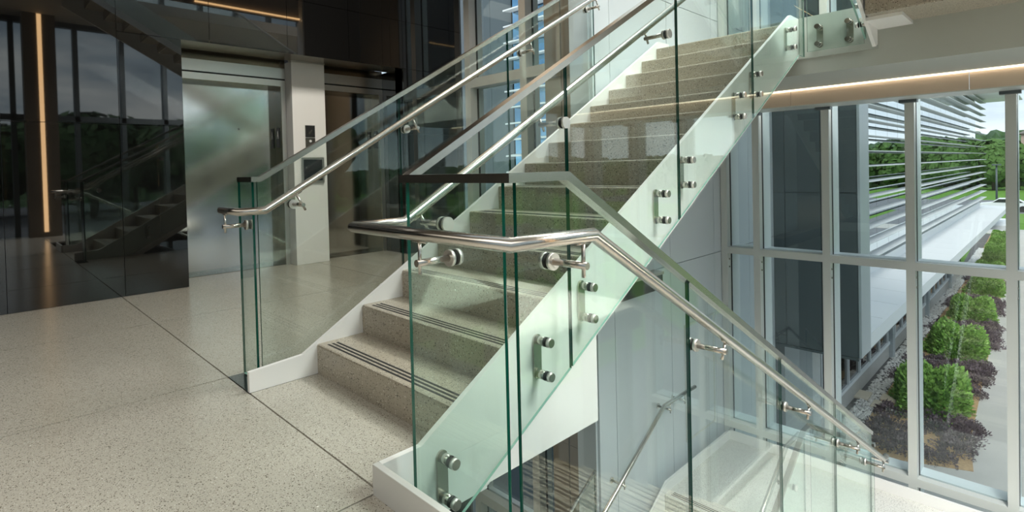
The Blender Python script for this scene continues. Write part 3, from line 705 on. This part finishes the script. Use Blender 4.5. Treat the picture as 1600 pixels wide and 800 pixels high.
# white pebbles: nobody could count them
rnd = random.Random(3); bm = bmesh.new()
for k in range(4600):
    f = rnd.random()**1.7; y = 10.5 + f*36; x = -1.62 - (max(0, y-14))*.010 + rnd.uniform(-.19, .19); r = rnd.uniform(.022, .05)*(1 + f*.6)
    vs = [bm.verts.new((x + r*a*rnd.uniform(.7, 1.2), y + r*b*rnd.uniform(.7, 1.2), ZG+.012 + r*c*.8)) for a, b, c in ((1, 0, 0), (0, 1, 0), (-1, 0, 0), (0, -1, 0), (0, 0, 1))]
    for a, b in ((0, 1), (1, 2), (2, 3), (3, 0)): bm.faces.new((vs[a], vs[b], vs[4]))
me = bpy.data.meshes.new('pebbles'); bm.to_mesh(me); bm.free(); me.materials.append(STONEM)
o = bpy.data.objects.new('pebbles', me); COL.objects.link(o); o['kind'] = 'stuff'; tag(o, 'strip of white pebbles along the foot of the office wing', 'pebbles')
names = ['pale stone slab in the gravel nearest the storefront', 'pale stone slab beside the plants, back one of the pair', 'pale stone slab beside the plants, front one of the pair']
for (x, y, sx, sy), lb in zip(((-1.80, 15.15, .15, .28), (-1.30, 15.35, .16, .2), (-1.36, 14.75, .17, .24)), names):
    tag(MB().box(x-sx, x+sx, y-sy, y+sy, ZG, ZG+.06, SLABM, bev=.015).build('stone_slab'), lb, 'stone')

def leafy(name, m, rx, ry, rz, n, size, seed, up=.3, hollow=.55):
    """a bush: many small leaf blades through a dome"""
    rnd = random.Random(seed); bm = bmesh.new()
    for k in range(n):
        while True:
            p = Vector((rnd.uniform(-1, 1), rnd.uniform(-1, 1), rnd.uniform(0, 1)))
            if hollow < p.length < 1: break
        wob = 1 + .16*math.sin(p.x*7+seed) + .13*math.sin(p.y*8+2*seed)
        c = Vector((p.x*rx*wob, p.y*ry*wob, p.z*rz*wob))
        dr = (Vector((p.x, p.y, p.z*.8+up)) + Vector((rnd.uniform(-.6, .6), rnd.uniform(-.6, .6), rnd.uniform(-.5, .6)))).normalized()
        sd = dr.cross(Vector((rnd.uniform(-1, 1), rnd.uniform(-1, 1), rnd.uniform(-1, 1)))).normalized()
        l = size*rnd.uniform(.7, 1.4); w = l*.30
        a, b, e_, f_ = c - dr*l*.4, c + sd*w, c + dr*l*.6, c - sd*w
        bm.faces.new([bm.verts.new(q) for q in (a, b, e_, f_)])
    me = bpy.data.meshes.new(name); bm.to_mesh(me); bm.free(); me.materials.append(m); return me
juni = [leafy('juniper', LEAFG, .82, 1.25, .92, 9000, .10, 11, .3, .45), leafy('juniper', LEAFG, .82, 1.25, .92, 9000, .10, 12, .3, .45)]
# green shrubs in their row
jp = [(-.52, 15.7, 1.0), (-.62, 20.6, .97), (-.64, 25.7, .9), (-.72, 31.0, .85), (-.85, 35.5, .85), (-.95, 39.5, .85), (-1.05, 43.5, .85), (-1.2, 47.5, .85), (-1.3, 51.5, .85)]
jl = ['big green juniper bush nearest the window behind the lower window bar', 'second green juniper bush in the row along the walk', 'third green juniper bush counting away along the walk', 'fourth green juniper bush, cut by the window bar']
for k, (x, y, s_) in enumerate(jp):
    o = bpy.data.objects.new('juniper_bush', juni[k % 2]); COL.objects.link(o); o.location = (x, y, ZG-.02); o.scale = (s_, s_, s_); o.rotation_euler.z = 3.14159*(k % 2)
    if k < 4: tag(o, jl[k], 'bush', None)
    else: tag(o, 'small distant green juniper bush near the end of the planting row', 'bush', 'distant juniper bushes')
    if k < 4: o['group'] = 'juniper bushes along the walk'
pur = [leafy('purple_plant', LEAFP, .33, .40, .24, 1100, .05, 21, .5, .4), leafy('purple_plant', LEAFP, .31, .38, .27, 1100, .05, 22, .5, .4), leafy('purple_plant', LEAFP, .38, .34, .22, 1100, .05, 23, .5, .4)]
rnd = random.Random(9); spots = []
def edge(y): return .30 - .025*max(0, y-14)
def fill(y0, y1, n, xl=-1.25):
    c = 0; tries = 0
    while c < n and tries < 4000:
        tries += 1
        y = rnd.uniform(y0, y1); x = rnd.uniform(xl - .01*(y-14), edge(y)-.05)
        if all((x-a)**2 + ((y-b)*.9)**2 > .20 for a, b in spots) and y > 12.05 + (x+1.4)*.42: spots.append((x, y)); c += 1
fill(11.9, 14.7, 22); fill(17.0, 19.3, 14); fill(22.0, 24.4, 13); fill(27.1, 29.6, 12); fill(32.3, 34.2, 8)
for y in (14.85, 17.0, 19.4, 21.9, 24.6, 27.0): spots.append((edge(y)-.12, y))
grp = [(14.9, 'low purple plants in the front bed by the windows', 'low purple plant in the front bed just outside the windows'), (19.9, 'low purple plants between the first two green bushes', 'low purple plant between the first two green bushes'), (24.9, 'low purple plants between second and third bush', 'low purple plant between the second and third green bushes'), (99, 'distant low purple plants', 'low purple plant far down the planting row')]
for k, (x, y) in enumerate(spots):
    o = bpy.data.objects.new('purple_plant', pur[k % 3]); COL.objects.link(o); o.location = (x, y, ZG-.02)
    s_ = rnd.uniform(.8, 1.15); o.scale = (s_, s_, s_*rnd.uniform(.85, 1.15)); o.rotation_euler.z = rnd.uniform(0, 6.28)
    g = next(q for q in grp if y < q[0]); tag(o, g[2], 'plant', g[1])

# trees beyond the road, in front of the windows and mirrored in the wing
def tree_meshes(seed, m, h, r):
    rnd = random.Random(seed); bm = bmesh.new()
    lobes = [(Vector((rnd.uniform(-.5, .5)*r, rnd.uniform(-.5, .5)*r, h*rnd.uniform(.35, .80))), r*rnd.uniform(.45, .75)) for _ in range(13)]
    for c, q in lobes:
        for k in range(230):
            v = Vector((rnd.gauss(0, 1), rnd.gauss(0, 1), rnd.gauss(0, 1))).normalized()
            p = c + v*q*rnd.uniform(.8, 1.05); p.z = max(p.z, .4)
            sd = v.cross(Vector((rnd.uniform(-1, 1), rnd.uniform(-1, 1), rnd.uniform(-1, 1)))).normalized(); tt = v.cross(sd); w = r*rnd.uniform(.09, .17)
            t2 = (tt + v*rnd.uniform(-.6, .6)).normalized()
            bm.faces.new([bm.verts.new(q_) for q_ in (p-sd*w, p-t2*w, p+sd*w, p+t2*w)])
    me = bpy.data.meshes.new('crown'); bm.to_mesh(me); bm.free(); me.materials.append(m)
    tk = MB().cyl((0, 0, -.4), (0, 0, h*.55), r*.07, BARK, 8, r*.04).mesh('trunk')
    return me, tk
TM = [tree_meshes(31, LEAFT, 9, 4.2), tree_meshes(32, LEAFT2, 8, 3.8), tree_meshes(33, LEAFT, 11, 4.6), tree_meshes(34, LEAFH, 10, 4.6)]
def tree(k, x, y, s_, label, group, z=ZG):
    r = thing('tree', (x, y, z), label, 'tree', group); r.scale = (s_, s_, s_); r.rotation_euler.z = (x*7.3 + y*3.1) % 6.28
    for me, nm in zip(TM[k], ('crown', 'trunk')):
        c = bpy.data.objects.new(nm, me); COL.objects.link(c); c.parent = r
rnd = random.Random(5)
for k in range(26):       # along the far side of the road, straight ahead
    x = -28 + k*2.6 + rnd.uniform(-1, 1); y = 128 + rnd.uniform(0, 26)
    tree(k % 3, x, y, rnd.uniform(.8, 1.1), 'leafy green tree in the belt beyond the far lawn', 'trees beyond the lawn')
for k in range(40):       # out to the right, mirrored in the louvred facade and the black wall
    a = math.radians(-38 + k*2.9 + rnd.uniform(-1, 1)); q = rnd.uniform(82, 108)
    if a > .42: tree(k % 3, 5 + q*math.cos(a), 12 + q*math.sin(a), rnd.uniform(.42, .62), 'tree mirrored in the glass between the white louvers', 'trees mirrored in the facade')
    else: tree(3, 5 + q*math.cos(a), 12 + q*math.sin(a), rnd.uniform(1.3, 1.7), 'tall dark tree seen only as a reflection in the black wall', 'trees mirrored in the black wall')
# wooded hill behind, one bumpy mass
bm = bmesh.new(); rnd = random.Random(2)
def hill_pt(a, f):
    hh = 8.5*math.sin(min(1, f*1.5)*math.pi/2)*(1 + .35*math.sin((a-.9)*1.6))*(1 + .15*math.sin(a*9) + .08*math.sin(a*23+1))
    q = 145 + 120*f + rnd.uniform(-4, 4)
    return Vector((q*math.cos(a), q*math.sin(a), ZG - .5 + hh + rnd.uniform(-1.3, 1.3)))
na = 620; nr = 16; grid = [[bm.verts.new(hill_pt(-1.1 + 3.4*i/na, r/nr)) for i in range(na+1)] for r in range(nr+1)]
for r in range(nr):
    for i in range(na): bm.faces.new((grid[r][i], grid[r][i+1], grid[r+1][i+1], grid[r+1][i]))
me = bpy.data.meshes.new('hill'); bm.to_mesh(me); bm.free(); me.materials.append(LEAFH)
o = bpy.data.objects.new('ground_hill', me); COL.objects.link(o); o['kind'] = 'structure'
# lamp post, cars, house
t = thing('lamp_post', (-3.9, 88.7, ZG), 'slim dark lamp post beside the road beyond the canopy', 'street lamp')
MB().cyl((-3.9, 88.7, ZG), (-3.9, 88.7, ZG+4.9), .11, DARKMETAL, 10, .08).build('pole', t); MB().box(-4.3, -3.5, 88.4, 89.0, ZG+4.9, ZG+5.05, DARKMETAL).build('lamp_head', t)
def car(x, y, label, pm):
    t = thing('car', (x, y, ZG), label, 'car', 'cars parked by the road')
    MB().prism([(-2.1, .35), (-2.1, .85), (-1.2, .98), (-.6, 1.42), (.8, 1.42), (1.5, .95), (2.1, .85), (2.1, .35)], 'y', -.85, .85, pm).build('body', t)
    MB().prism([(-1.05, 1.0), (-.58, 1.36), (.76, 1.36), (1.35, 1.0)], 'y', -.87, .87, SCREEN).build('windows', t)
    for a in (-1.3, 1.3):
        for b in (-.86, .70): MB().cyl((a, b, .33), (a, b+.16, .33), .33, GASKET, 14).build('wheel', t)
    for c in t.children: c.location = (0, 0, 0)
car(-7.0, 82.0, 'grey parked car, left one behind the end of the white canopy', CARP); car(-2.6, 80.5, 'pale parked car, right one behind the end of the white canopy', CANOPYW)
t = thing('house', (-2, 175, 6), 'pinkish house among the trees on the hill', 'house')
MB().box(-5, 1.5, 172, 180, -3, 6.2, BRICKH).build('wall', t); MB().prism([(-5.6, 6.2), (-1.75, 8.6), (2.1, 6.2)], 'y', 171.5, 180.5, ROOFH).build('roof', t)
